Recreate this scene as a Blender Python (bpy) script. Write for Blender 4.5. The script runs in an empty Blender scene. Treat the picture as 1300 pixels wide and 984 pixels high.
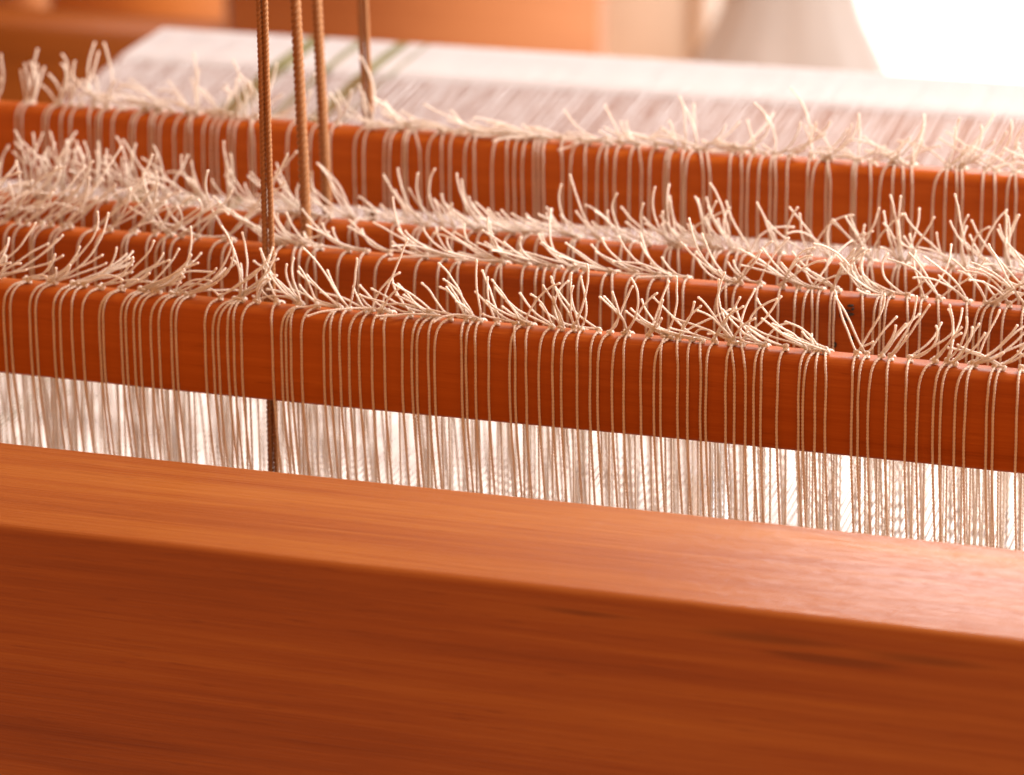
import bpy, math, random
import numpy as np
from mathutils import Matrix, Vector

random.seed(7)
rng = np.random.default_rng(11)
S = bpy.context.scene
COL = S.collection
MM = 0.001

# ------------------------------------------------------------------ camera
Rv = Vector((0.9489, 0.3156, -0.0057)).normalized()
Fv = Vector((-0.3025, 0.9039, -0.3024)).normalized()
Uv = Rv.cross(Fv).normalized()
Rv = Fv.cross(Uv).normalized()
cd = bpy.data.cameras.new('camera')
cam = bpy.data.objects.new('camera', cd)
COL.objects.link(cam)
cam.matrix_world = Matrix(((Rv.x, Uv.x, -Fv.x, 0.3648), (Rv.y, Uv.y, -Fv.y, -1.0905),
                           (Rv.z, Uv.z, -Fv.z, 0.3437), (0, 0, 0, 1)))
cd.sensor_width = 36.0
cd.lens = 119.08
cd.clip_start = 0.05
cd.clip_end = 60
cd.dof.use_dof = True
cd.dof.focus_distance = 1.178
cd.dof.aperture_fstop = 10.0
cd.dof.aperture_blades = 0
S.camera = cam

# ------------------------------------------------------------------ light
W = bpy.data.worlds.new('World')
S.world = W
W.use_nodes = True
bg = W.node_tree.nodes['Background']
bg.inputs[0].default_value = (1.0, 0.41, 0.16, 1)     # dim room, everything in it is orange wood
bg.inputs[1].default_value = 1.08


def area(name, loc, target, sx, sy, power, color):
    ld = bpy.data.lights.new(name, 'AREA')
    ld.shape = 'RECTANGLE'
    ld.size, ld.size_y = sx, sy
    ld.energy = power
    ld.color = color
    o = bpy.data.objects.new(name, ld)
    COL.objects.link(o)
    o.location = loc
    o.rotation_euler = (Vector(target) - Vector(loc)).to_track_quat('-Z', 'Y').to_euler()
    return o


area('rear_window_light', (0.12, 2.05, 1.3), (0.1, 0.0, 0), 1.2, 1.1, 44, (1.0, 0.95, 0.93))
area('high_fill_light', (0.80, 0.32, 0.95), (0.1, 0.1, 0), 0.6, 0.5, 31, (1.0, 0.95, 0.92))  # added overhead lamp that whitens the string ends, no window there
area('side_fill_light', (1.7, 0.75, 0.15), (-0.1, 0.15, -0.08), 0.9, 0.9, 75, (1.0, 0.93, 0.85))  # added fill lamp from the right to brighten strings below the rails
WINDOW_EMISSION = 1.25

S.view_settings.view_transform = 'Standard'
S.view_settings.look = 'None'
S.view_settings.exposure = 0.0
S.view_settings.gamma = 1.0
S.cycles.max_bounces = 8
S.cycles.use_denoising = True


# ------------------------------------------------------------------ materials
def mat(name):
    m = bpy.data.materials.new(name)
    m.use_nodes = True
    return m, m.node_tree, m.node_tree.nodes['Principled BSDF']


def N(t, kind, **kw):
    n = t.nodes.new(kind)
    for k, v in kw.items():
        setattr(n, k, v)
    return n


def wood(name, dark, mid, light, rough=0.38, coat=0.25, tilt=0.0, knots=(), streak=1.0, seed=0.0, spec=0.5, bump=0.22):
    """Varnished softwood, grain along X; knots = [(x,y,z,size)] in mm"""
    m, t, p = mat(name)
    L = t.links
    tc = N(t, 'ShaderNodeTexCoord')

    def mapped(sx, sy, sz):
        mp = N(t, 'ShaderNodeMapping')
        mp.inputs['Scale'].default_value = (sx, sy, sz)
        mp.inputs['Rotation'].default_value = (0, tilt, tilt * 0.7)
        mp.inputs['Location'].default_value = (seed, seed * 1.7, seed * 0.6)
        L.new(tc.outputs['Object'], mp.inputs[0])
        return mp

    def noise(mp, scale, detail, rgh=0.55, dist=0.0):
        n = N(t, 'ShaderNodeTexNoise')
        n.inputs['Scale'].default_value = scale
        n.inputs['Detail'].default_value = detail
        n.inputs['Roughness'].default_value = rgh
        n.inputs['Distortion'].default_value = dist
        L.new(mp.outputs[0], n.inputs['Vector'])
        return n

    broad = noise(mapped(1.6, 26, 26), 1.0, 3, 0.5, 0.4)
    bands = noise(mapped(2.6, 210, 210), 1.0, 4, 0.6, 0.25)
    fibre = noise(mapped(26, 1500, 1500), 1.0, 3, 0.6)
    fleck = noise(mapped(70, 900, 900), 1.0, 1, 0.5)
    mix = N(t, 'ShaderNodeMath', operation='MULTIPLY_ADD')
    L.new(bands.outputs[0], mix.inputs[0]); mix.inputs[1].default_value = 0.55 * streak
    b2 = N(t, 'ShaderNodeMath', operation='MULTIPLY_ADD')
    L.new(broad.outputs[0], b2.inputs[0]); b2.inputs[1].default_value = 0.75 * streak; b2.inputs[2].default_value = 0.15 - 0.30 * (streak - 1)
    f2 = N(t, 'ShaderNodeMath', operation='MULTIPLY_ADD')
    L.new(fibre.outputs[0], f2.inputs[0]); f2.inputs[1].default_value = 0.40
    L.new(b2.outputs[0], f2.inputs[2])
    L.new(f2.outputs[0], mix.inputs[2])
    sub = N(t, 'ShaderNodeMath', operation='SUBTRACT')
    L.new(mix.outputs[0], sub.inputs[0]); sub.inputs[1].default_value = 0.50 + 0.27 * (streak - 1)
    cr = N(t, 'ShaderNodeValToRGB')
    e = cr.color_ramp.elements
    e[0].position = 0.12; e[0].color = (*dark, 1)
    e[1].position = 0.80; e[1].color = (*light, 1)
    k = e.new(0.45); k.color = (*mid, 1)
    L.new(sub.outputs[0], cr.inputs[0])
    out = cr.outputs[0]
    # dark flecks
    fr = N(t, 'ShaderNodeMapRange')
    L.new(fleck.outputs[0], fr.inputs[0])
    fr.inputs[1].default_value = 0.66; fr.inputs[2].default_value = 0.78
    fr.inputs[3].default_value = 0.0; fr.inputs[4].default_value = 0.35
    fm = N(t, 'ShaderNodeMixRGB', blend_type='MIX')
    L.new(fr.outputs[0], fm.inputs[0]); L.new(out, fm.inputs[1]); fm.inputs[2].default_value = (*dark, 1)
    out = fm.outputs[0]
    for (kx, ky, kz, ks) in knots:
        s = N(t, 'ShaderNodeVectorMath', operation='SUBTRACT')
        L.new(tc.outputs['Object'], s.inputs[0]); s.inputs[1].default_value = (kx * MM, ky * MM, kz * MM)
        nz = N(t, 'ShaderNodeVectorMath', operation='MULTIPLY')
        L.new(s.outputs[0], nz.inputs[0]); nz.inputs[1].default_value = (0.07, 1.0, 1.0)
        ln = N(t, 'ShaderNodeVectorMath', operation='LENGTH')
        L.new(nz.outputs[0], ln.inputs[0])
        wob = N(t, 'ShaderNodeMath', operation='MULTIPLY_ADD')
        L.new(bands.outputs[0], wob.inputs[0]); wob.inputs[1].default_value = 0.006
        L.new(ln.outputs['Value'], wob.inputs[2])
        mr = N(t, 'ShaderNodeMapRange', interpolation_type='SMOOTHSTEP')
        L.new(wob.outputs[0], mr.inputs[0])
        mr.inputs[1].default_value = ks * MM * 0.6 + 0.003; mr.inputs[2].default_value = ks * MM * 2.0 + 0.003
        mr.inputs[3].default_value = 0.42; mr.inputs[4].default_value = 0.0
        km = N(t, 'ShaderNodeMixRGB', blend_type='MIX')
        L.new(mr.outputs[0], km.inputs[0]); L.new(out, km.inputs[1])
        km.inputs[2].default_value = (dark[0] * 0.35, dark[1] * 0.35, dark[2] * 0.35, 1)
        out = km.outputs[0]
    L.new(out, p.inputs['Base Color'])
    rr = N(t, 'ShaderNodeMapRange')
    L.new(fibre.outputs[0], rr.inputs[0])
    rr.inputs[3].default_value = rough - 0.08; rr.inputs[4].default_value = rough + 0.12
    L.new(rr.outputs[0], p.inputs['Roughness'])
    p.inputs['Coat Weight'].default_value = coat
    p.inputs['Specular IOR Level'].default_value = spec
    p.inputs['Coat Roughness'].default_value = 0.17
    bp = N(t, 'ShaderNodeBump')
    bp.inputs['Strength'].default_value = bump
    bp.inputs['Distance'].default_value = 0.0004
    L.new(fibre.outputs[0], bp.inputs['Height'])
    L.new(bp.outputs[0], p.inputs['Normal'])
    pore = noise(mapped(45, 700, 700), 1.0, 2, 0.6)      # shallow pores under the varnish break up its shine
    b3 = N(t, 'ShaderNodeBump')
    b3.inputs['Strength'].default_value = bump
    b3.inputs['Distance'].default_value = 0.0006
    L.new(pore.outputs[0], b3.inputs['Height'])
    L.new(b3.outputs[0], p.inputs['Coat Normal'])
    return m


def yarn(name, col, var=0.12, trans=0.25, scale=900):
    m, t, p = mat(name)
    L = t.links
    tc = N(t, 'ShaderNodeTexCoord')
    n = N(t, 'ShaderNodeTexNoise'); n.inputs['Scale'].default_value = scale; n.inputs['Detail'].default_value = 3
    L.new(tc.outputs['Object'], n.inputs['Vector'])
    cr = N(t, 'ShaderNodeValToRGB')
    cr.color_ramp.elements[0].position = 0.3; cr.color_ramp.elements[0].color = (*[c * (1 - var) for c in col], 1)
    cr.color_ramp.elements[1].position = 0.7; cr.color_ramp.elements[1].color = (*[min(1, c * (1 + var * .4)) for c in col], 1)
    L.new(n.outputs[0], cr.inputs[0])
    L.new(cr.outputs[0], p.inputs['Base Color'])
    p.inputs['Roughness'].default_value = 0.75
    p.inputs['Specular IOR Level'].default_value = 0.35
    p.inputs['Sheen Weight'].default_value = 0.15
    bp = N(t, 'ShaderNodeBump'); bp.inputs['Strength'].default_value = 0.5; bp.inputs['Distance'].default_value = 0.0002
    n2 = N(t, 'ShaderNodeTexNoise'); n2.inputs['Scale'].default_value = scale * 4; n2.inputs['Detail'].default_value = 2
    L.new(tc.outputs['Object'], n2.inputs['Vector'])
    L.new(n2.outputs[0], bp.inputs['Height']); L.new(bp.outputs[0], p.inputs['Normal'])
    if trans:
        tr = N(t, 'ShaderNodeBsdfTranslucent')
        L.new(cr.outputs[0], tr.inputs[0])
        mx = N(t, 'ShaderNodeMixShader'); mx.inputs[0].default_value = trans
        o = t.nodes['Material Output']
        L.new(p.outputs[0], mx.inputs[1]); L.new(tr.outputs[0], mx.inputs[2]); L.new(mx.outputs[0], o.inputs[0])
    return m


def plain(name, col, rough=0.7, noise_scale=6, var=0.1):
    m, t, p = mat(name)
    L = t.links
    tc = N(t, 'ShaderNodeTexCoord')
    n = N(t, 'ShaderNodeTexNoise'); n.inputs['Scale'].default_value = noise_scale; n.inputs['Detail'].default_value = 4
    L.new(tc.outputs['Object'], n.inputs['Vector'])
    cr = N(t, 'ShaderNodeValToRGB')
    cr.color_ramp.elements[0].color = (*[c * (1 - var) for c in col], 1)
    cr.color_ramp.elements[1].color = (*[min(1, c * (1 + var)) for c in col], 1)
    L.new(n.outputs[0], cr.inputs[0]); L.new(cr.outputs[0], p.inputs['Base Color'])
    p.inputs['Roughness'].default_value = rough
    return m


D, M_, L_ = (0.155, 0.029, 0.0025), (0.29, 0.067, 0.0072), (0.40, 0.112, 0.015)
M_RAIL = [wood('rail_wood_%s' % w, [c * k for c in D], [c * k for c in M_], [c * k for c in L_], seed=s_, streak=1.15, coat=0.0, spec=0.16)
          for w, s_, k in (('red', 0.0, 1.0), ('amber', 3.1, 1.05), ('warm', 5.7, 1.0), ('pale', 8.3, 1.08))]
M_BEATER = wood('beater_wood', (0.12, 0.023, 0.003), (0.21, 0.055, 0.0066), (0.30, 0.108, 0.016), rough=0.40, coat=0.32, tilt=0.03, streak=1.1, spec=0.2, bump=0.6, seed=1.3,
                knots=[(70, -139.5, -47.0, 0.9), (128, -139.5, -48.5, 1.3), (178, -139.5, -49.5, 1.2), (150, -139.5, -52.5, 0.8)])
M_FRAME = wood('frame_wood', (0.06, 0.014, 0.002), (0.12, 0.031, 0.004), (0.17, 0.047, 0.007), seed=11.0, coat=0.0, spec=0.08)
M_CAB = wood('cabinet_wood', (0.24, 0.07, 0.012), (0.36, 0.12, 0.022), (0.44, 0.16, 0.034), rough=0.5, coat=0.1, seed=17.0)
M_CAB2 = wood('cabinet_panel_wood', (0.28, 0.10, 0.035), (0.36, 0.15, 0.058), (0.42, 0.19, 0.08), rough=0.5, coat=0.1, seed=23.0)
M_COTTON = yarn('cotton_cord', (0.93, 0.87, 0.79), trans=0.40)
M_WARP = yarn('white_warp_yarn', (0.72, 0.715, 0.73), 0.06, 0.46)
M_OLIVE = yarn('olive_warp_yarn', (0.17, 0.165, 0.06), 0.08, 0.15)
M_CORD = yarn('brown_cord', (0.28, 0.120, 0.036), 0.3, 0.0, 1500)
M_INK = plain('black_ink', (0.012, 0.010, 0.009), 0.5)
M_WALL = plain('cream_plaster', (0.70, 0.57, 0.46), 0.85)
M_FLOOR = wood('floor_wood', (0.5, 0.36, 0.22), (0.62, 0.47, 0.32), (0.7, 0.56, 0.40), rough=0.5, coat=0.0, seed=2.0)
M_GREY_FORM = plain('grey_form_surface', (0.41, 0.43, 0.45), 0.9, 20)
M_WFRAME = plain('white_paint', (0.8, 0.8, 0.78), 0.5)
mw, tw, pw = mat('bright_daylight_pane')
pw.inputs['Base Color'].default_value = (0.9, 0.95, 1, 1)
pw.inputs['Emission Color'].default_value = (1.0, 0.985, 0.95, 1)
pw.inputs['Emission Strength'].default_value = WINDOW_EMISSION
M_PANE = mw
mw2 = mw.copy()
mw2.name = 'added_glow_pane'
mw2.node_tree.nodes['Principled BSDF'].inputs['Emission Strength'].default_value = 0.92
M_GLOW_PANE = mw2


# ------------------------------------------------------------------ mesh helpers
def mesh_np(name, verts, quads, m, smooth=True):
    verts = np.asarray(verts, dtype=np.float32)
    quads = np.asarray(quads, dtype=np.int32)
    me = bpy.data.meshes.new(name)
    me.vertices.add(len(verts)); me.vertices.foreach_set('co', (verts * MM).ravel())
    n = len(quads); k = quads.shape[1]
    me.loops.add(n * k); me.loops.foreach_set('vertex_index', quads.ravel())
    me.polygons.add(n)
    me.polygons.foreach_set('loop_start', np.arange(0, n * k, k, dtype=np.int32))
    me.polygons.foreach_set('loop_total', np.full(n, k, dtype=np.int32))
    if smooth:
        me.polygons.foreach_set('use_smooth', np.ones(n, dtype=bool))
    me.update(calc_edges=True)
    me.materials.append(m)
    return me


def link(name, me, parent=None, loc=None):
    o = bpy.data.objects.new(name, me)
    COL.objects.link(o)
    if parent is not None:
        o.parent = parent
    if loc is not None:
        o.location = [c * MM for c in loc]
    return o


def tag(o, label=None, cat=None, group=None, kind=None):
    if label: o['label'] = label
    if cat: o['category'] = cat
    if group: o['group'] = group
    if kind: o['kind'] = kind
    return o


def resample(pts, step):
    """Catmull-Rom through pts, resampled at about step mm"""
    P = np.asarray(pts, float)
    Q = np.vstack([2 * P[0] - P[1], P, 2 * P[-1] - P[-2]])
    out = []
    for i in range(1, len(Q) - 2):
        p0, p1, p2, p3 = Q[i - 1], Q[i], Q[i + 1], Q[i + 2]
        d = [max(1e-4, np.linalg.norm(b - a) ** 0.5) for a, b in ((p0, p1), (p1, p2), (p2, p3))]
        t0, t1 = 0, d[0]; t2 = t1 + d[1]; t3 = t2 + d[2]
        t = np.linspace(t1, t2, 14, endpoint=False)[:, None]
        A1 = (t1 - t) / (t1 - t0) * p0 + (t - t0) / (t1 - t0) * p1
        A2 = (t2 - t) / (t2 - t1) * p1 + (t - t1) / (t2 - t1) * p2
        A3 = (t3 - t) / (t3 - t2) * p2 + (t - t2) / (t3 - t2) * p3
        B1 = (t2 - t) / (t2 - t0) * A1 + (t - t0) / (t2 - t0) * A2
        B2 = (t3 - t) / (t3 - t1) * A2 + (t - t1) / (t3 - t1) * A3
        out.append((t2 - t) / (t2 - t1) * B1 + (t - t1) / (t2 - t1) * B2)
    out.append(P[-1:])
    C = np.vstack(out)
    s = np.r_[0, np.cumsum(np.linalg.norm(np.diff(C, axis=0), axis=1))]
    n = max(3, int(s[-1] / step))
    u = np.linspace(0, s[-1], n + 1)
    return np.stack([np.interp(u, s, C[:, j]) for j in range(3)], 1), u


def twisted(path, u, r, lobes=2, depth=0.22, pitch=2.4, sides=8, phase=0.0, rad=None, caps=True):
    """cord of plies: lobed section that turns as it runs along the path"""
    n = len(path)
    T = np.gradient(path, axis=0)
    T /= np.linalg.norm(T, axis=1)[:, None] + 1e-12
    ref = np.array([0, 1, 0.0]) if abs(T[0][1]) < 0.8 else np.array([1, 0, 0.0])
    A = np.zeros_like(T)
    a = ref - T[0] * (ref @ T[0]); a /= np.linalg.norm(a)
    for i in range(n):
        a = a - T[i] * (a @ T[i]); a /= np.linalg.norm(a) + 1e-12
        A[i] = a
    B = np.cross(T, A)
    th = np.linspace(0, 2 * math.pi, sides, endpoint=False)
    tw = 2 * math.pi * u / pitch + phase
    rr = r if rad is None else r * rad[:, None]
    R = rr * (1 - 2 * depth + 2 * depth * np.abs(np.cos(lobes * th / 2)) ** 0.8)[None, :] * np.ones((n, 1))
    ang = th[None, :] + tw[:, None]
    V = path[:, None, :] + R[..., None] * (np.cos(ang)[..., None] * A[:, None, :] + np.sin(ang)[..., None] * B[:, None, :])
    V = V.reshape(-1, 3)
    i = np.arange(n - 1)[:, None]; j = np.arange(sides)[None, :]; k = (j + 1) % sides
    q = np.stack([i * sides + j, i * sides + k, (i + 1) * sides + k, (i + 1) * sides + j], -1).reshape(-1, 4)
    if caps:
        c0 = len(V)
        V = np.vstack([V, path[0] - T[0] * r * .3, path[-1] + T[-1] * r * .5])
        jj = np.arange(sides); kk = (jj + 1) % sides
        e = (n - 1) * sides
        q = np.vstack([q, np.stack([kk, jj, np.full(sides, c0), np.full(sides, c0)], 1)])
        # caps as degenerate-free quads: pair up neighbouring triangles
        q = q[:-sides]
        cap0 = np.stack([np.full(sides // 2, c0), jj[0::2], np.roll(jj, -1)[0::2], np.roll(jj, -2)[0::2]], 1)[:, [0, 3, 2, 1]]
        cap1 = np.stack([np.full(sides // 2, c0 + 1), e + jj[0::2], e + np.roll(jj, -1)[0::2], e + np.roll(jj, -2)[0::2]], 1)
        q = np.vstack([q, cap0, cap1])
    return V, q


def joined(parts):
    vs, qs, o = [], [], 0
    for v, q in parts:
        vs.append(v); qs.append(q + o); o += len(v)
    return np.vstack(vs), np.vstack(qs)


def extrude_x(profile, xs, wob=0.0):
    """profile: closed list of (y,z); xs: stations"""
    P = np.asarray(profile, float); n = len(P)
    V = []
    for x in xs:
        dy, dz = (rng.normal(0, wob), rng.normal(0, wob)) if wob else (0, 0)
        V.append(np.c_[np.full(n, x), P[:, 0] + dy, P[:, 1] + dz])
    V = np.vstack(V)
    m = len(xs)
    i = np.arange(m - 1)[:, None]; j = np.arange(n)[None, :]; k = (j + 1) % n
    q = np.stack([i * n + j, (i + 1) * n + j, (i + 1) * n + k, i * n + k], -1).reshape(-1, 4)
    # end caps from quads (profiles have an even number of points and are convex)
    caps = []
    for e, flip in ((0, False), ((m - 1) * n, True)):
        for a in range(n // 2 - 1):
            c = [e + a, e + a + 1, e + n - 2 - a, e + n - 1 - a]
            caps.append(c[::-1] if flip else c)
    return V, np.vstack([q, np.array(caps)])


def rounded_rect(y0, y1, z0, z1, r, seg=5):
    """r = radii for (y0z1, y1z1, y1z0, y0z0), runs clockwise from front top"""
    pts = []
    for (cy, cz, a0), rad in zip(((y0 + r[0], z1 - r[0], 180), (y1 - r[1], z1 - r[1], 90), (y1 - r[2], z0 + r[2], 0), (y0 + r[3], z0 + r[3], -90)), r):
        for s in range(seg + 1):
            a = math.radians(a0 - 90 * s / seg)
            pts.append((cy + rad * math.cos(a), cz + rad * math.sin(a)))
    return pts


def box(name, x0, x1, y0, y1, z0, z1, m, parent=None, r=2.0, loc=None):
    r = min(r, (y1 - y0) * .45, (z1 - z0) * .45)
    V, q = extrude_x(rounded_rect(y0, y1, z0, z1, (r,) * 4, 3), [x0, x1])
    me = mesh_np(name, V, q, m, smooth=False)
    return link(name, me, parent, loc)


def empty(name, loc):
    o = bpy.data.objects.new(name, None)
    COL.objects.link(o)
    o.location = [c * MM for c in loc]
    o.empty_display_size = 0.005
    return o


# ------------------------------------------------------------------ the room behind
fl = link('floor', mesh_np('floor', [(-3000, -2500, -950), (3000, -2500, -950), (3000, 4000, -950), (-3000, 4000, -950)], [(0, 1, 2, 3)], M_FLOOR, False))
tag(fl, kind='structure')
wl = box('wall', -2400, -505, 2212, 2290, -470, 2600, M_WALL); tag(wl, kind='structure')

win = empty('window', (600, 2230, -940))
tag(win, 'tall window blown out white by daylight at the right behind the loom', 'window')
link('pane', mesh_np('pane', [(-1115, 0, 20), (1200, 0, 20), (1200, 0, 3500), (-1115, 0, 3500)], [(0, 1, 2, 3)], M_PANE, False), win)
box('frame', -1140, -1115, -25, 25, 0, 3530, M_WFRAME, win)
low_glow = empty('window', (-1700, 2230, -940))  # added glowing pane with frame, whitens the gap under the front rail
tag(low_glow, 'added low glowing pane seen as white light through the string heddles under the front rail', 'window')
link('pane', mesh_np('pane', [(-700, 0, 20), (1190, 0, 20), (1190, 0, 455), (-700, 0, 455)], [(0, 1, 2, 3)], M_GLOW_PANE, False), low_glow)
box('frame', -735, -700, -25, 25, 0, 490, M_WFRAME, low_glow)
box('frame', -700, 1190, -25, -19, 455, 490, M_WFRAME, low_glow)
box('sill', -700, 1190, -30, 25, 0, 20, M_WFRAME, low_glow)
box('frame', 1200, 1235, -25, 25, 0, 3530, M_WFRAME, win)
box('frame', -1115, 1200, -25, 25, 3500, 3530, M_WFRAME, win)
box('sill', -1115, 1200, -30, 25, 0, 20, M_WFRAME, win)

cab = empty('wooden_panel', (-700, 1300, -950))
tag(cab, 'orange wooden panel hanging out of focus behind the left half of the loom', 'panel')
box('board', -115, 33, -4, 19, 640, 1880, M_CAB, cab)
box('board', 37, 335, -4, 19, 640, 1880, M_CAB2, cab)
box('board', -640, -160, -2, 19, 640, 1880, M_CAB, cab)
box('stile', -158, -117, -6, 20, 640, 1900, M_CAB2, cab)

# made-up folded form standing for a grey shadow patch, wider towards its foot
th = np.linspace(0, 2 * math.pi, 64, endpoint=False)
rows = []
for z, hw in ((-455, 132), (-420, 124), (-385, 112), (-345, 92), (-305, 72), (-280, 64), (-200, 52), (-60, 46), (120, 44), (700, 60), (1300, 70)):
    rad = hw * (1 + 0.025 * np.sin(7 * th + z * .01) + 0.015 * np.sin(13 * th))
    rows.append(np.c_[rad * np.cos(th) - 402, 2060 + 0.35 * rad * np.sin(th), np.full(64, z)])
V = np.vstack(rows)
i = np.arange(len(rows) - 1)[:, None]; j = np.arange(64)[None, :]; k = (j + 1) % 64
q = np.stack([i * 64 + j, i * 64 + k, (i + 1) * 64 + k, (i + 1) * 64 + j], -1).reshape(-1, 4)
dr = link('grey_form', mesh_np('grey_form', V, q, M_GREY_FORM))
tag(dr, 'blurred made-up grey form between the cream wall and the white window', 'drape')

# ------------------------------------------------------------------ warp beam with the wound warp
wb = empty('back_beam', (-100, 578, -85))
tag(wb, 'wooden back beam of the loom covered on top with white and olive green yarn', 'back beam')
BEAM_TOP = [(546.2, -39.4), (547.4, -37.6), (550, -36.6), (563, -35.7), (578, -34.8), (593, -33.9), (603, -33.3), (607, -34.0), (609.6, -36.5), (611, -44), (611, -70), (611, -120)]


def wound(x0, x1, m, name):
    pitch = 1.1
    n = max(1, int(round((x1 - x0) / pitch))); pit = (x1 - x0) / n
    prof = []
    for a in range(n):
        jr = rng.normal(0, 0.15)
        for f_, h in ((0.0, -0.4), (0.3, 0.0), (0.7, 0.0)):
            prof.append((x0 + (a + f_) * pit, h + jr))
    prof.append((x1, -0.4))
    prof = np.array(prof); K = len(prof); B = np.array(BEAM_TOP); SG = len(B)
    tg = np.gradient(B, axis=0); nr = np.c_[-tg[:, 1], tg[:, 0]]; nr /= np.linalg.norm(nr, axis=1)[:, None]
    P = B[None] + prof[:, 1][:, None, None] * nr[None]
    V = np.concatenate([np.repeat(prof[:, 0][:, None, None], SG, 1) + 100, P - np.array([578, -85])], -1).reshape(-1, 3)
    i = np.arange(K - 1)[:, None]; j = np.arange(SG - 1)[None, :]
    q = np.stack([i * SG + j, (i + 1) * SG + j, (i + 1) * SG + j + 1, i * SG + j + 1], -1).reshape(-1, 4)
    return link(name, mesh_np(name, V, q, m), wb)


XL, XR = -405.0, 300.0
STRIPES = [(-318, -306.5), (-289, -283), (-266, -259), (-250, -247.5)]
x = XL
for a, b in STRIPES:
    wound(x, a, M_WARP, 'wound_yarn')
    o = wound(a, b, M_OLIVE, 'wound_yarn'); o['label'] = 'olive green stripe of wound yarn'
    x = b
wound(x, XR, M_WARP, 'wound_yarn')
V, q = extrude_x([(-31, -80), (-31, 44.5), (-27, 47.2), (27, 50.0), (31.4, 47), (31.4, -80)], [-305, 560])
link('beam_core', mesh_np('beam_core', V, q, M_CAB, False), wb)

lf = empty('loom_frame', (0, 720, -300))
tag(lf, 'dark orange wooden back frame of the loom, seen left of the white warp', 'loom frame')
box('crossbeam', -1000, -445, 5, 60, 95, 236, M_FRAME, lf, r=5)
box('post', -700, -640, -20, 4, -650, 215, M_FRAME, lf, r=5)

# ------------------------------------------------------------------ rails (heddle shafts)
T_R = 12.0
SHAFTS = [   # name, Y front, Z top, X range in view, material, label
    ('front', 0.0, 0.0, (-203, 186)),
    ('second', 62.0, 4.0, (-234, 174)),
    ('third', 122.0, -1.0, (-264, 163)),
    ('back', 185.0, 22.0, (-296, 150)),
]
RLAB = ['front wooden heddle rail, nearest to the camera and sharpest, its whole face showing',
        'second wooden heddle rail from the front, with black ink spots on its face at right',
        'third wooden heddle rail from the front, only a thin strip showing between the fringes',
        'rearmost wooden heddle rail, raised above the others before the white warp']
rails = []
for (nm, Y, Z, xr), m, lab in zip(SHAFTS, M_RAIL, RLAB):
    prof = rounded_rect(0, T_R, -33 if nm == 'back' else -35, 0, (3.6, 3.6, 1.6, 1.6), 6)
    xs = np.linspace(-720, 560, 100)
    V, q = extrude_x(prof, xs)
    V[:, 1] += 0.25 * np.sin(V[:, 0] * 0.013 + Y); V[:, 2] += 0.18 * np.sin(V[:, 0] * 0.021 + 2 * Y)
    o = link('heddle_rail', mesh_np('heddle_rail', V, q, m), None, (0, Y, Z))
    for e in o.data.polygons[-(len(prof) // 2 - 1) * 2:]:
        e.use_smooth = False
    tag(o, lab, 'rail', 'heddle rails')
    rails.append(o)

# ink stamp on the second rail: eight little oval marks
parts = []
for (zx, zy, w, h, a) in ((575, 355, 78, 30, 10), (605, 396, 44, 30, 30), (535, 422, 82, 24, 0), (585, 465, 74, 36, 0),
                          (462, 488, 36, 52, 0), (540, 520, 56, 50, 0), (605, 768, 44, 64, 8), (390, 868, 52, 72, 0)):
    s = 1 / 9.84 / 3.42
    cx, cz = 107.1 + (zx - 540) * s, -5.1 - (zy - 440) * s
    t_ = np.linspace(0, 2 * math.pi, 14, endpoint=False)
    px = w * .5 * s * np.cos(t_) * (1 + .10 * rng.normal(size=14)); pz = h * .5 * s * np.sin(t_) * (1 + .10 * rng.normal(size=14))
    ca, sa = math.cos(math.radians(a)), math.sin(math.radians(a))
    ring = np.c_[cx + px * ca - pz * sa, np.full(14, -0.55), cz + px * sa + pz * ca]
    back = ring + [0, .8, 0]
    V = np.vstack([ring, back])
    j = np.arange(14); k = (j + 1) % 14
    qq = [np.stack([j, j + 14, k + 14, k], 1)]
    qq.append(np.array([(a2, a2 + 1, 12 - a2, 13 - a2) for a2 in range(6)]))
    parts.append((V, np.vstack(qq)))
V, q = joined(parts)
st = link('ink_stamp', mesh_np('ink_stamp', V, q, M_INK, False), rails[1])
st['label'] = 'black ink stamp of small oval spots'

# ------------------------------------------------------------------ beater beam in front
by = [(-40, -46.4), (-100, -53.8)]
prof = []


def arc(cy, cz, r, a0, a1, n):
    return [(cy + r * math.cos(math.radians(a0 + (a1 - a0) * s / n)), cz + r * math.sin(math.radians(a0 + (a1 - a0) * s / n))) for s in range(n + 1)]


prof += arc(-136.2, -42.7, 3.3, 183, 98, 6)
prof += arc(-82.2, -34.5, 2.6, 98, 0, 6)
prof += arc(-82.2, -166.0, 2.6, 0, -90, 6)
prof += arc(-137.0, -165.0, 2.5, -90, -178, 6)
V, q = extrude_x(prof, np.linspace(-760, 640, 70))
V[:, 2] += 0.15 * np.sin(V[:, 0] * 0.017)
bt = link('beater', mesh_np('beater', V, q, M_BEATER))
tag(bt, 'wide varnished orange beater beam across the bottom of the picture', 'beam')
for e in bt.data.polygons[-(len(prof) // 2 - 1) * 2:]:
    e.use_smooth = False

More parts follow.
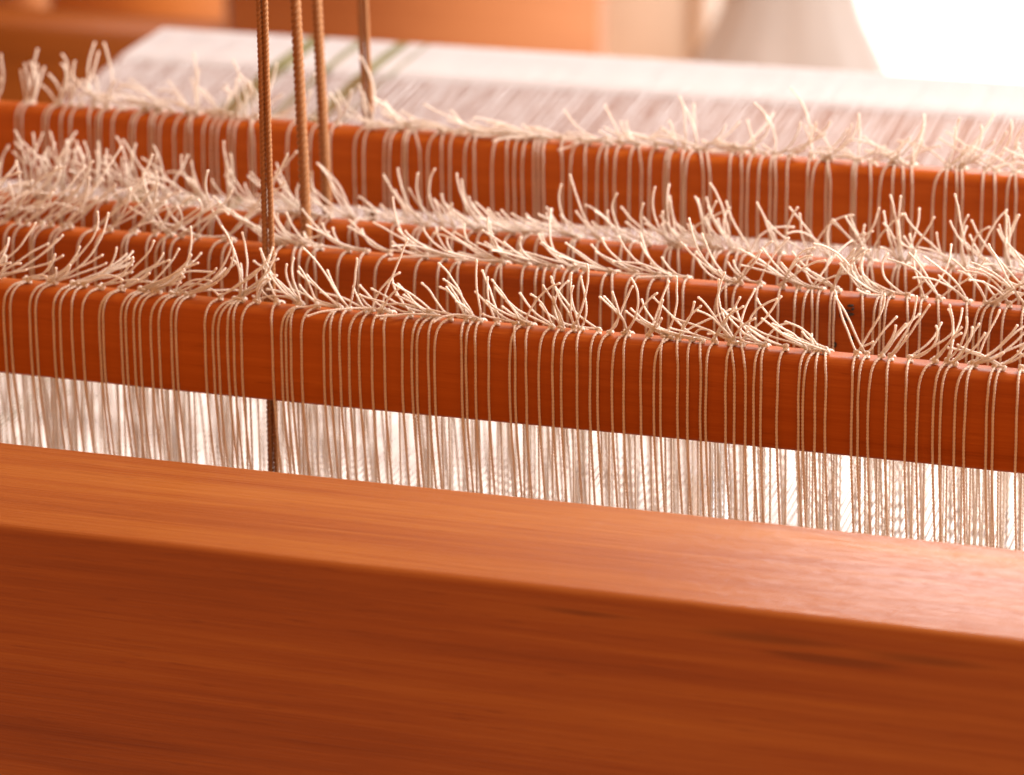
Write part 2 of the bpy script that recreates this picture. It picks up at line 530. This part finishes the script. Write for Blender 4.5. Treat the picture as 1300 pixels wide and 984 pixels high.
# ------------------------------------------------------------------ warp sheet: every yarn from its heddle eye up to the warp beam
wp = empty('warp', (0, 400, -80))
tag(wp, 'sheet of fine white warp yarns with olive stripes running back from the heddles', 'warp')
EYE = [(6, -110), (68, -106), (128, -110), (191, -89)]
xs = np.arange(XL + 0.4, XR, 0.58)
packs = {0: [], 1: []}
for n, x in enumerate(xs):
    ey, ez = EYE[[0, 2, 1, 3][n % 4]]
    bun = n // 3
    bx = xs[min(bun * 3 + 1, len(xs) - 1)] + 0.45 * math.sin(bun * 2.3) + 0.5 * math.sin(bun * 0.61) + rng.normal(0, 0.22)   # four yarns lie together past the lease
    bz = [0, -0.45, -0.9][n % 3]
    t1 = (430 - ey) / (549 - ey)
    P = np.array([(x, -36, -112), (x, ey, ez), (x + rng.normal(0, .1), 430, ez + (-36.5 - ez) * t1 - 1.2 + rng.normal(0, .4)), (bx, 475, -47.5 + bz + (ez + 110) * .15), (bx, 549, -36.6 + bz * .25), (bx + rng.normal(0, .3), 578, -34.5), (x, 603, -33.0)])
    r = 0.23
    ring = np.array([(1, 0), (0, 1), (-1, 0), (0, -1)]) * r
    V = (P[:, None, :] + np.stack([ring[:, 0], 0 * ring[:, 0], ring[:, 1]], -1)[None]).reshape(-1, 3)
    i = np.arange(len(P) - 1)[:, None]; j = np.arange(4)[None, :]; k = (j + 1) % 4
    q = np.stack([i * 4 + j, i * 4 + k, (i + 1) * 4 + k, (i + 1) * 4 + j], -1).reshape(-1, 4)
    ol = any(a <= x <= b for a, b in STRIPES)
    V = V - np.array([0, 400, -80])
    packs[1 if ol else 0].append((V, q))
o = link('white_yarns', mesh_np('white_yarns', *joined(packs[0]), M_WARP), wp); o['kind'] = 'stuff'
o = link('olive_yarns', mesh_np('olive_yarns', *joined(packs[1]), M_OLIVE), wp); o['kind'] = 'stuff'
o['label'] = 'olive green stripe yarns'

# ------------------------------------------------------------------ suspension cords
CLAB = ['pair of thin twisted brown cords hanging down behind the front rail, leftmost cord',
        'thick twisted brown cord hanging behind the second rail, just right of the leftmost pair',
        'thick twisted brown cord hanging behind the third rail, third of the four from left',
        'double brown cord hanging behind the rearmost rail, rightmost of the four']
CORDS = [(-99.2, 0, 0.0, True, -200), (-109.2, 1, 0.022, False, -60), (-124.3, 2, 0.024, False, -60), (-130.1, 3, 0.022, True, -60)]
for (cx, si, lean, double, zb), lab in zip(CORDS, CLAB):
    nm, Y, Z, _ = SHAFTS[si]
    e = empty('suspension_cord', (cx, Y + T_R + 3.6, Z))
    tag(e, lab, 'cord', 'brown cords that hold the rails')
    r = 1.2 if double else 2.2
    offs = (-1.1, 1.1) if double else (0,)
    for n, of in enumerate(offs):
        pts = []
        for z in np.linspace(420, zb, 16):
            open_ = (1 + 0.12 * math.sin(z * .05 + n + si)) if si == 0 else (1.0 + 0.10 * math.exp(-((z - 40) / 30) ** 2))
            pts.append((of * open_ * (1 if double else 0) - lean * z + 0.3 * math.sin(z * .021 + si), 0.5 * n, z))
        path, u = resample(pts, 0.45)
        V, q = twisted(path, u, r, lobes=3, depth=0.16, pitch=5.6 if double else 7.8, sides=18, phase=n * 2 + si)
        link('strand', mesh_np('strand', V, q, M_CORD), e)

# ------------------------------------------------------------------ heddles
KY = 4.8


def loop_geo(kx, jit, side=8, zlow=-112):
    a = rng.normal(0, 0.35 * jit, 8)
    ex = 2.6 + a[0] * .5
    w = -0.5
    front = [(ex, 6, zlow), (ex * .75 + a[1] * .4, 2.6, -78), (ex * .12, w, -36.2), (a[2] * .3, w, -24), (a[3] * .2, w, -13),
             (kx * 0.05, w, -7.2), (kx * .22, w - .1, -3.0), (kx * .50, .9, -0.15), (kx * .78, 2.7, .75), (kx, KY, 1.15)]
    bx = a[4] * .6 + kx * .06
    back = [(kx, KY, 1.15), (kx * .7 + bx * .3, 8.2, .7), (kx * .35 + bx, 11.6, -0.9), (bx, 12.6, -6), (bx, 12.6, -20), (bx + ex * .15, 12.5, -36), (ex * .7 + bx * .4, 9.4, -78), (ex, 6.5, zlow)]
    out = []
    for pts in (front, back):
        path, u = resample(pts, 0.24)
        out.append(twisted(path, u, 0.52, pitch=2.6, depth=0.28, sides=side, phase=rng.uniform(0, 6), caps=False))
    return joined(out)


KXS = [-6, -4.5, -3, -1.5, 0, 1.5, 3, 4.5, 6, 7.5]
LOOPS = {kx: [mesh_np('loop', *loop_geo(kx, 1.0), M_COTTON) for _ in range(2)] for kx in KXS}
t_ = np.linspace(0, 2 * math.pi, 34)
KNOTS = []
for s in range(5):
    tre = np.c_[(np.sin(t_) + 2 * np.sin(2 * t_)), (np.cos(t_) - 2 * np.cos(2 * t_)), -1.3 * np.sin(3 * t_)] * (0.36 + .02 * s)
    A = np.linalg.qr(rng.normal(size=(3, 3)))[0]
    tre = tre @ A
    u = np.r_[0, np.cumsum(np.linalg.norm(np.diff(tre, axis=0), axis=1))]
    KNOTS.append(mesh_np('knot', *twisted(tre, u, 0.5, pitch=2.5, sides=6, depth=.15), M_COTTON))


def tail_geo(phi0, phi1, Ln, ydir, droop=0.0):
    n = 12
    s = np.linspace(0, 1, n)
    ph = np.radians(phi0 + (phi1 - phi0) * s ** 0.9)
    wob = np.cumsum(rng.normal(0, 0.10, n)) * 0.6 + rng.normal(0, 0.34) * s ** 2.2
    ph = ph + wob
    ye = ydir * (0.35 + 0.65 * np.sin(s * 1.7)) + np.cumsum(rng.normal(0, .05, n))
    d = np.c_[np.cos(ph), ye, np.sin(ph) - droop * s * s]
    d /= np.linalg.norm(d, axis=1)[:, None]
    P = np.vstack([[0, 0, 0], np.cumsum(d * Ln / n, axis=0)])
    # stay above the rounded rail top while crossing it, hang freely past its front
    low = (P[:, 1] > -5.2) & (P[:, 1] < 7) & (P[:, 2] < -0.3)
    P[low, 2] = -0.3 + 0.1 * rng.random(low.sum())
    path, u = resample(P, 0.26)
    rad = np.ones(len(path))
    m = u > u[-1] - 1.3
    rad[m] = 1 + 0.32 * (1 - (u[-1] - u[m]) / 1.3)
    rad[-1] = .8
    return twisted(path, u, 0.46, pitch=2.3, depth=0.25, sides=6, phase=rng.uniform(0, 6), rad=rad)


# where the loose ends lean, along each rail (pixels across the photograph -> [(weight, start angle, end angle)])
LEAN = [
    [(0, 120, [(1, 22, 48)], 6.5), (120, 290, [(1.2, 25, 45), (.4, 40, 20), (.2, 60, 80)], 6), (290, 335, [(1, 70, 105), (1, 80, 45)], 3),
     (335, 420, [(1, 165, 178), (1, 150, 110), (.6, 120, 95)], 3), (420, 480, [(1, 75, 50), (1, 140, 110), (.6, 160, 175)], 3),
     (480, 620, [(1.2, 160, 172), (1, 150, 125), (.5, 100, 130)], 2), (620, 850, [(1, 165, 140), (1, 115, 95), (.8, 60, 85), (.5, 95, 140)], 1.5),
     (850, 960, [(1, 120, 95), (1, 60, 40), (1, 165, 140)], 0), (960, 1060, [(1.3, 168, 148), (.5, 120, 135)], 0),
     (1060, 1140, [(1, 55, 75), (1, 130, 110), (.5, 60, 15)], 1), (1140, 1240, [(1.4, 22, 48), (.6, 50, 75), (.5, 70, 90)], 3), (1240, 1400, [(1, 30, 60), (1, 130, 105), (1, 165, 175)], 1)],
    [(0, 140, [(1, 35, 58), (1, 45, 30)], 5), (140, 340, [(1, 40, 60), (.8, 25, 40), (.7, 140, 120), (.4, 165, 150)], 3),
     (340, 900, [(1.3, 176, 128), (1, 165, 140), (.6, 178, 172)], 1), (900, 1060, [(1.3, 172, 118), (.7, 160, 140), (.4, 60, 45)], 0),
     (1060, 1180, [(1, 170, 120), (.8, 120, 135), (.6, 40, 70)], 0), (1180, 1400, [(1, 120, 140), (1, 50, 35), (.6, 150, 135)], 0)],
    [(0, 140, [(1, 80, 100), (1, 95, 70), (.8, 60, 120)], 3), (140, 260, [(1, 120, 140), (.6, 80, 95), (.8, 150, 130)], 2),
     (260, 340, [(1, 150, 125), (.5, 70, 90)], 2), (340, 820, [(1.4, 172, 130), (1, 158, 140), (.5, 135, 120)], 1),
     (820, 1000, [(1, 165, 118), (.6, 120, 105), (.4, 60, 50)], 0), (1000, 1170, [(1, 110, 95), (1, 70, 50), (.8, 140, 120)], 0), (1170, 1400, [(1, 80, 60), (1, 110, 80), (.8, 145, 135), (.5, 60, 20)], 0)],
    [(0, 130, [(1, 85, 105), (.8, 120, 100), (.5, 70, 90)], 3), (130, 260, [(1, 150, 170), (.8, 80, 95), (.6, 130, 175)], 3),
     (260, 460, [(.8, 80, 110), (.6, 60, 85), (1.2, 165, 178), (.4, 20, 40)], 2), (460, 860, [(2.4, 172, 176), (.7, 165, 145), (.25, 115, 125), (.3, 10, 5)], 1),
     (860, 1060, [(1, 165, 178), (.6, 20, 60), (.5, 90, 110), (.5, 15, 10)], 0), (1060, 1400, [(1, 35, 62), (.9, 80, 75), (.6, 140, 170), (.8, 15, 30)], 0)],
]
TLEN = [(18.5, 5.5), (21.5, 5.0), (21.5, 5.0), (17.5, 5.5)]

A_X = [-199.8, -197.1, -189.1, -186.7, -179.4, -176.7, -171.8, -167.7, -160.7, -159.2, -152.0, -150.1, -146.9, -144.5, -140.0, -136.8, -131.8, -129.9, -118.4, -115.2, -113.1, -109.3, -106.9, -104.0, -91.8, -88.3, -86.5, -84.5, -80.5, -71.8, -69.1, -65.5, -62.0, -57.9, -53.1, -48.3, -41.5, -37.7, -36.0, -31.5, -29.2, -18.9, -17.2, -13.7, -8.7, -0.7, 1.3, 5.3, 10.2, 15.2, 18.4, 24.2, 29.1, 31.9, 37.3, 41.4, 47.7, 52.5, 54.9, 61.2, 64.7, 69.5, 71.4, 78.5, 81.6, 85.6, 88.6, 91.1, 97.0, 104.6, 106.3, 110.4, 114.2, 123.4, 125.6, 129.3, 135.4, 142.2, 146.3, 152.0, 154.4, 159.3, 162.8, 170.3, 172.5, 180.5]
D_X = [-285.0, -282.4, -272.4, -270.5, -264.0, -259.5, -250.5, -247.4, -245.5, -239.9, -231.9, -230.0, -222.6, -220.8, -218.3, -211.6, -206.1, -203.6, -198.2, -194.5, -192.1, -186.4, -184.2, -176.9, -175.1, -160.1, -149.9, -141.0, -130.3, -126.1, -117.1, -114.7, -108.7, -107.3, -101.1, -98.0, -91.8, -88.3, -81.9, -77.6, -69.9, -63.6, -60.4, -56.9, -52.0, -50.1, -48.0, -39.8, -36.4, -30.2, -25.1, -21.3, -17.7, -11.5, -6.2, -3.1, 3.2, 4.7, 10.5, 11.8, 19.5, 22.2, 30.3, 35.4, 37.6, 42.1, 47.0, 49.3, 53.8, 62.2, 63.9, 69.8, 71.6, 80.2, 81.5, 87.9, 91.4, 96.5, 101.0, 104.5, 112.7, 117.6, 122.3, 124.4, 132.1, 137.3, 141.8, 145.5]


def spread(x0, x1, n):
    g = rng.gamma(2.2, 1.0, n) + 0.35
    c = np.cumsum(g)
    return list(x0 + (x1 - x0) * (c - c[0] * .5) / c[-1])


B_X = [x if not 103.0 < x < 110.6 else (102.2 if x < 107 else 111.3) for x in spread(-233, 173, 70)]   # none over the ink spots
C_X = spread(-263, 162, 56)
XS = [A_X, B_X, C_X, D_X]
HRAIL = ['the front rail', 'the second rail', 'the third rail', 'the rearmost rail']
HLEAN = {'left': 'cut ends swept to the left', 'right': 'cut ends swept to the right', 'up': 'cut ends standing upright', 'both': 'cut ends splayed apart'}


def lean_of(tails):
    a = [(t[0] + t[1]) / 2 for t in tails]
    if min(a) > 112: return 'left'
    if max(a) < 68: return 'right'
    if min(a) > 60 and max(a) < 122: return 'up'
    return 'both'


def choose(si, x):
    x0, x1 = SHAFTS[si][3]
    px = (x - x0) / (x1 - x0) * 1300
    # perspective: nearer (right) things spread wider
    px = px + 28 * math.sin(math.pi * min(1, max(0, px / 1300))) * -1
    for a, b, opts, kx in LEAN[si]:
        if a <= px < b:
            return opts, kx
    return (LEAN[si][0][2], LEAN[si][0][3]) if px < 0 else (LEAN[si][-1][2], LEAN[si][-1][3])


def tails_for(si, x):
    opts, kxm = choose(si, x)
    ntail = 3 if (si == 2 or rng.random() < (0.5, 0.8, 0, 0.8)[si]) else 2
    res = []
    w = np.array([o[0] for o in opts]); w = w / w.sum()
    first = rng.choice(len(opts), p=w)
    for t in range(ntail):
        oi = first if rng.random() < .55 else rng.choice(len(opts), p=w)
        _, p0, p1 = opts[oi]
        ml, sl = TLEN[si]
        Ln = max(8, rng.normal(ml, sl)) * (1.25 if x < -118 and si < 2 else 1.0)
        yd = rng.normal(0.05, 0.40)
        dr = 0.0
        if rng.random() < 0.05:
            yd = -0.8; dr = 0.5
        res.append((p0 + rng.normal(0, 9), p1 + rng.normal(0, 14), Ln, yd, dr))
    kx = kxm + rng.normal(0, 1.6)
    kx = min(KXS, key=lambda k_: abs(k_ - kx))
    return kx, res


for si, (nm, Y, Z, xr) in enumerate(SHAFTS):
    for x in XS[si]:
        kx, tails = tails_for(si, x)
        h = empty('string_heddle', (x, Y, Z))
        ln = HLEAN[lean_of(tails)]
        tag(h, 'white string heddle on %s, %s' % (HRAIL[si], ln), 'heddle', 'heddles on %s with %s' % (HRAIL[si], ln))
        link('loop', LOOPS[kx][int(rng.integers(2))], h)
        kn = link('knot', KNOTS[int(rng.integers(5))], h, (kx, KY, 1.35))
        for tp in tails:
            V, q = tail_geo(*tp)
            tl = link('tail', mesh_np('tail', V, q, M_COTTON), h, (kx + rng.normal(0, .35), KY + rng.normal(0, .4), 1.5 + abs(rng.normal(0, .3))))

# the rest of the heddles: extra ones on the third rail and those past both edges of the view
parts = []
rest = [(2, x) for x in spread(-262, 161, 26)]
for si, (nm, Y, Z, xr) in enumerate(SHAFTS):
    rest += [(si, x) for x in spread(xr[0] - 152, xr[0] - 2, 30)] + [(si, x) for x in spread(xr[1] + 2, xr[1] + 132, 26)]
for si, x in rest:
    nm, Y, Z, xr = SHAFTS[si]
    kx, tails = tails_for(si, x)
    off = np.array([x, Y, Z])
    V, q = loop_geo(kx, 1.0, side=6)
    parts.append((V + off, q))
    for tp in tails:
        V, q = tail_geo(*tp)
        parts.append((V + off + [kx, KY, 1.5], q))
o = link('string_heddles', mesh_np('string_heddles', *joined(parts), M_COTTON))
tag(o, 'remaining white string heddles crowded among those on the third rail', 'heddles', kind='stuff')
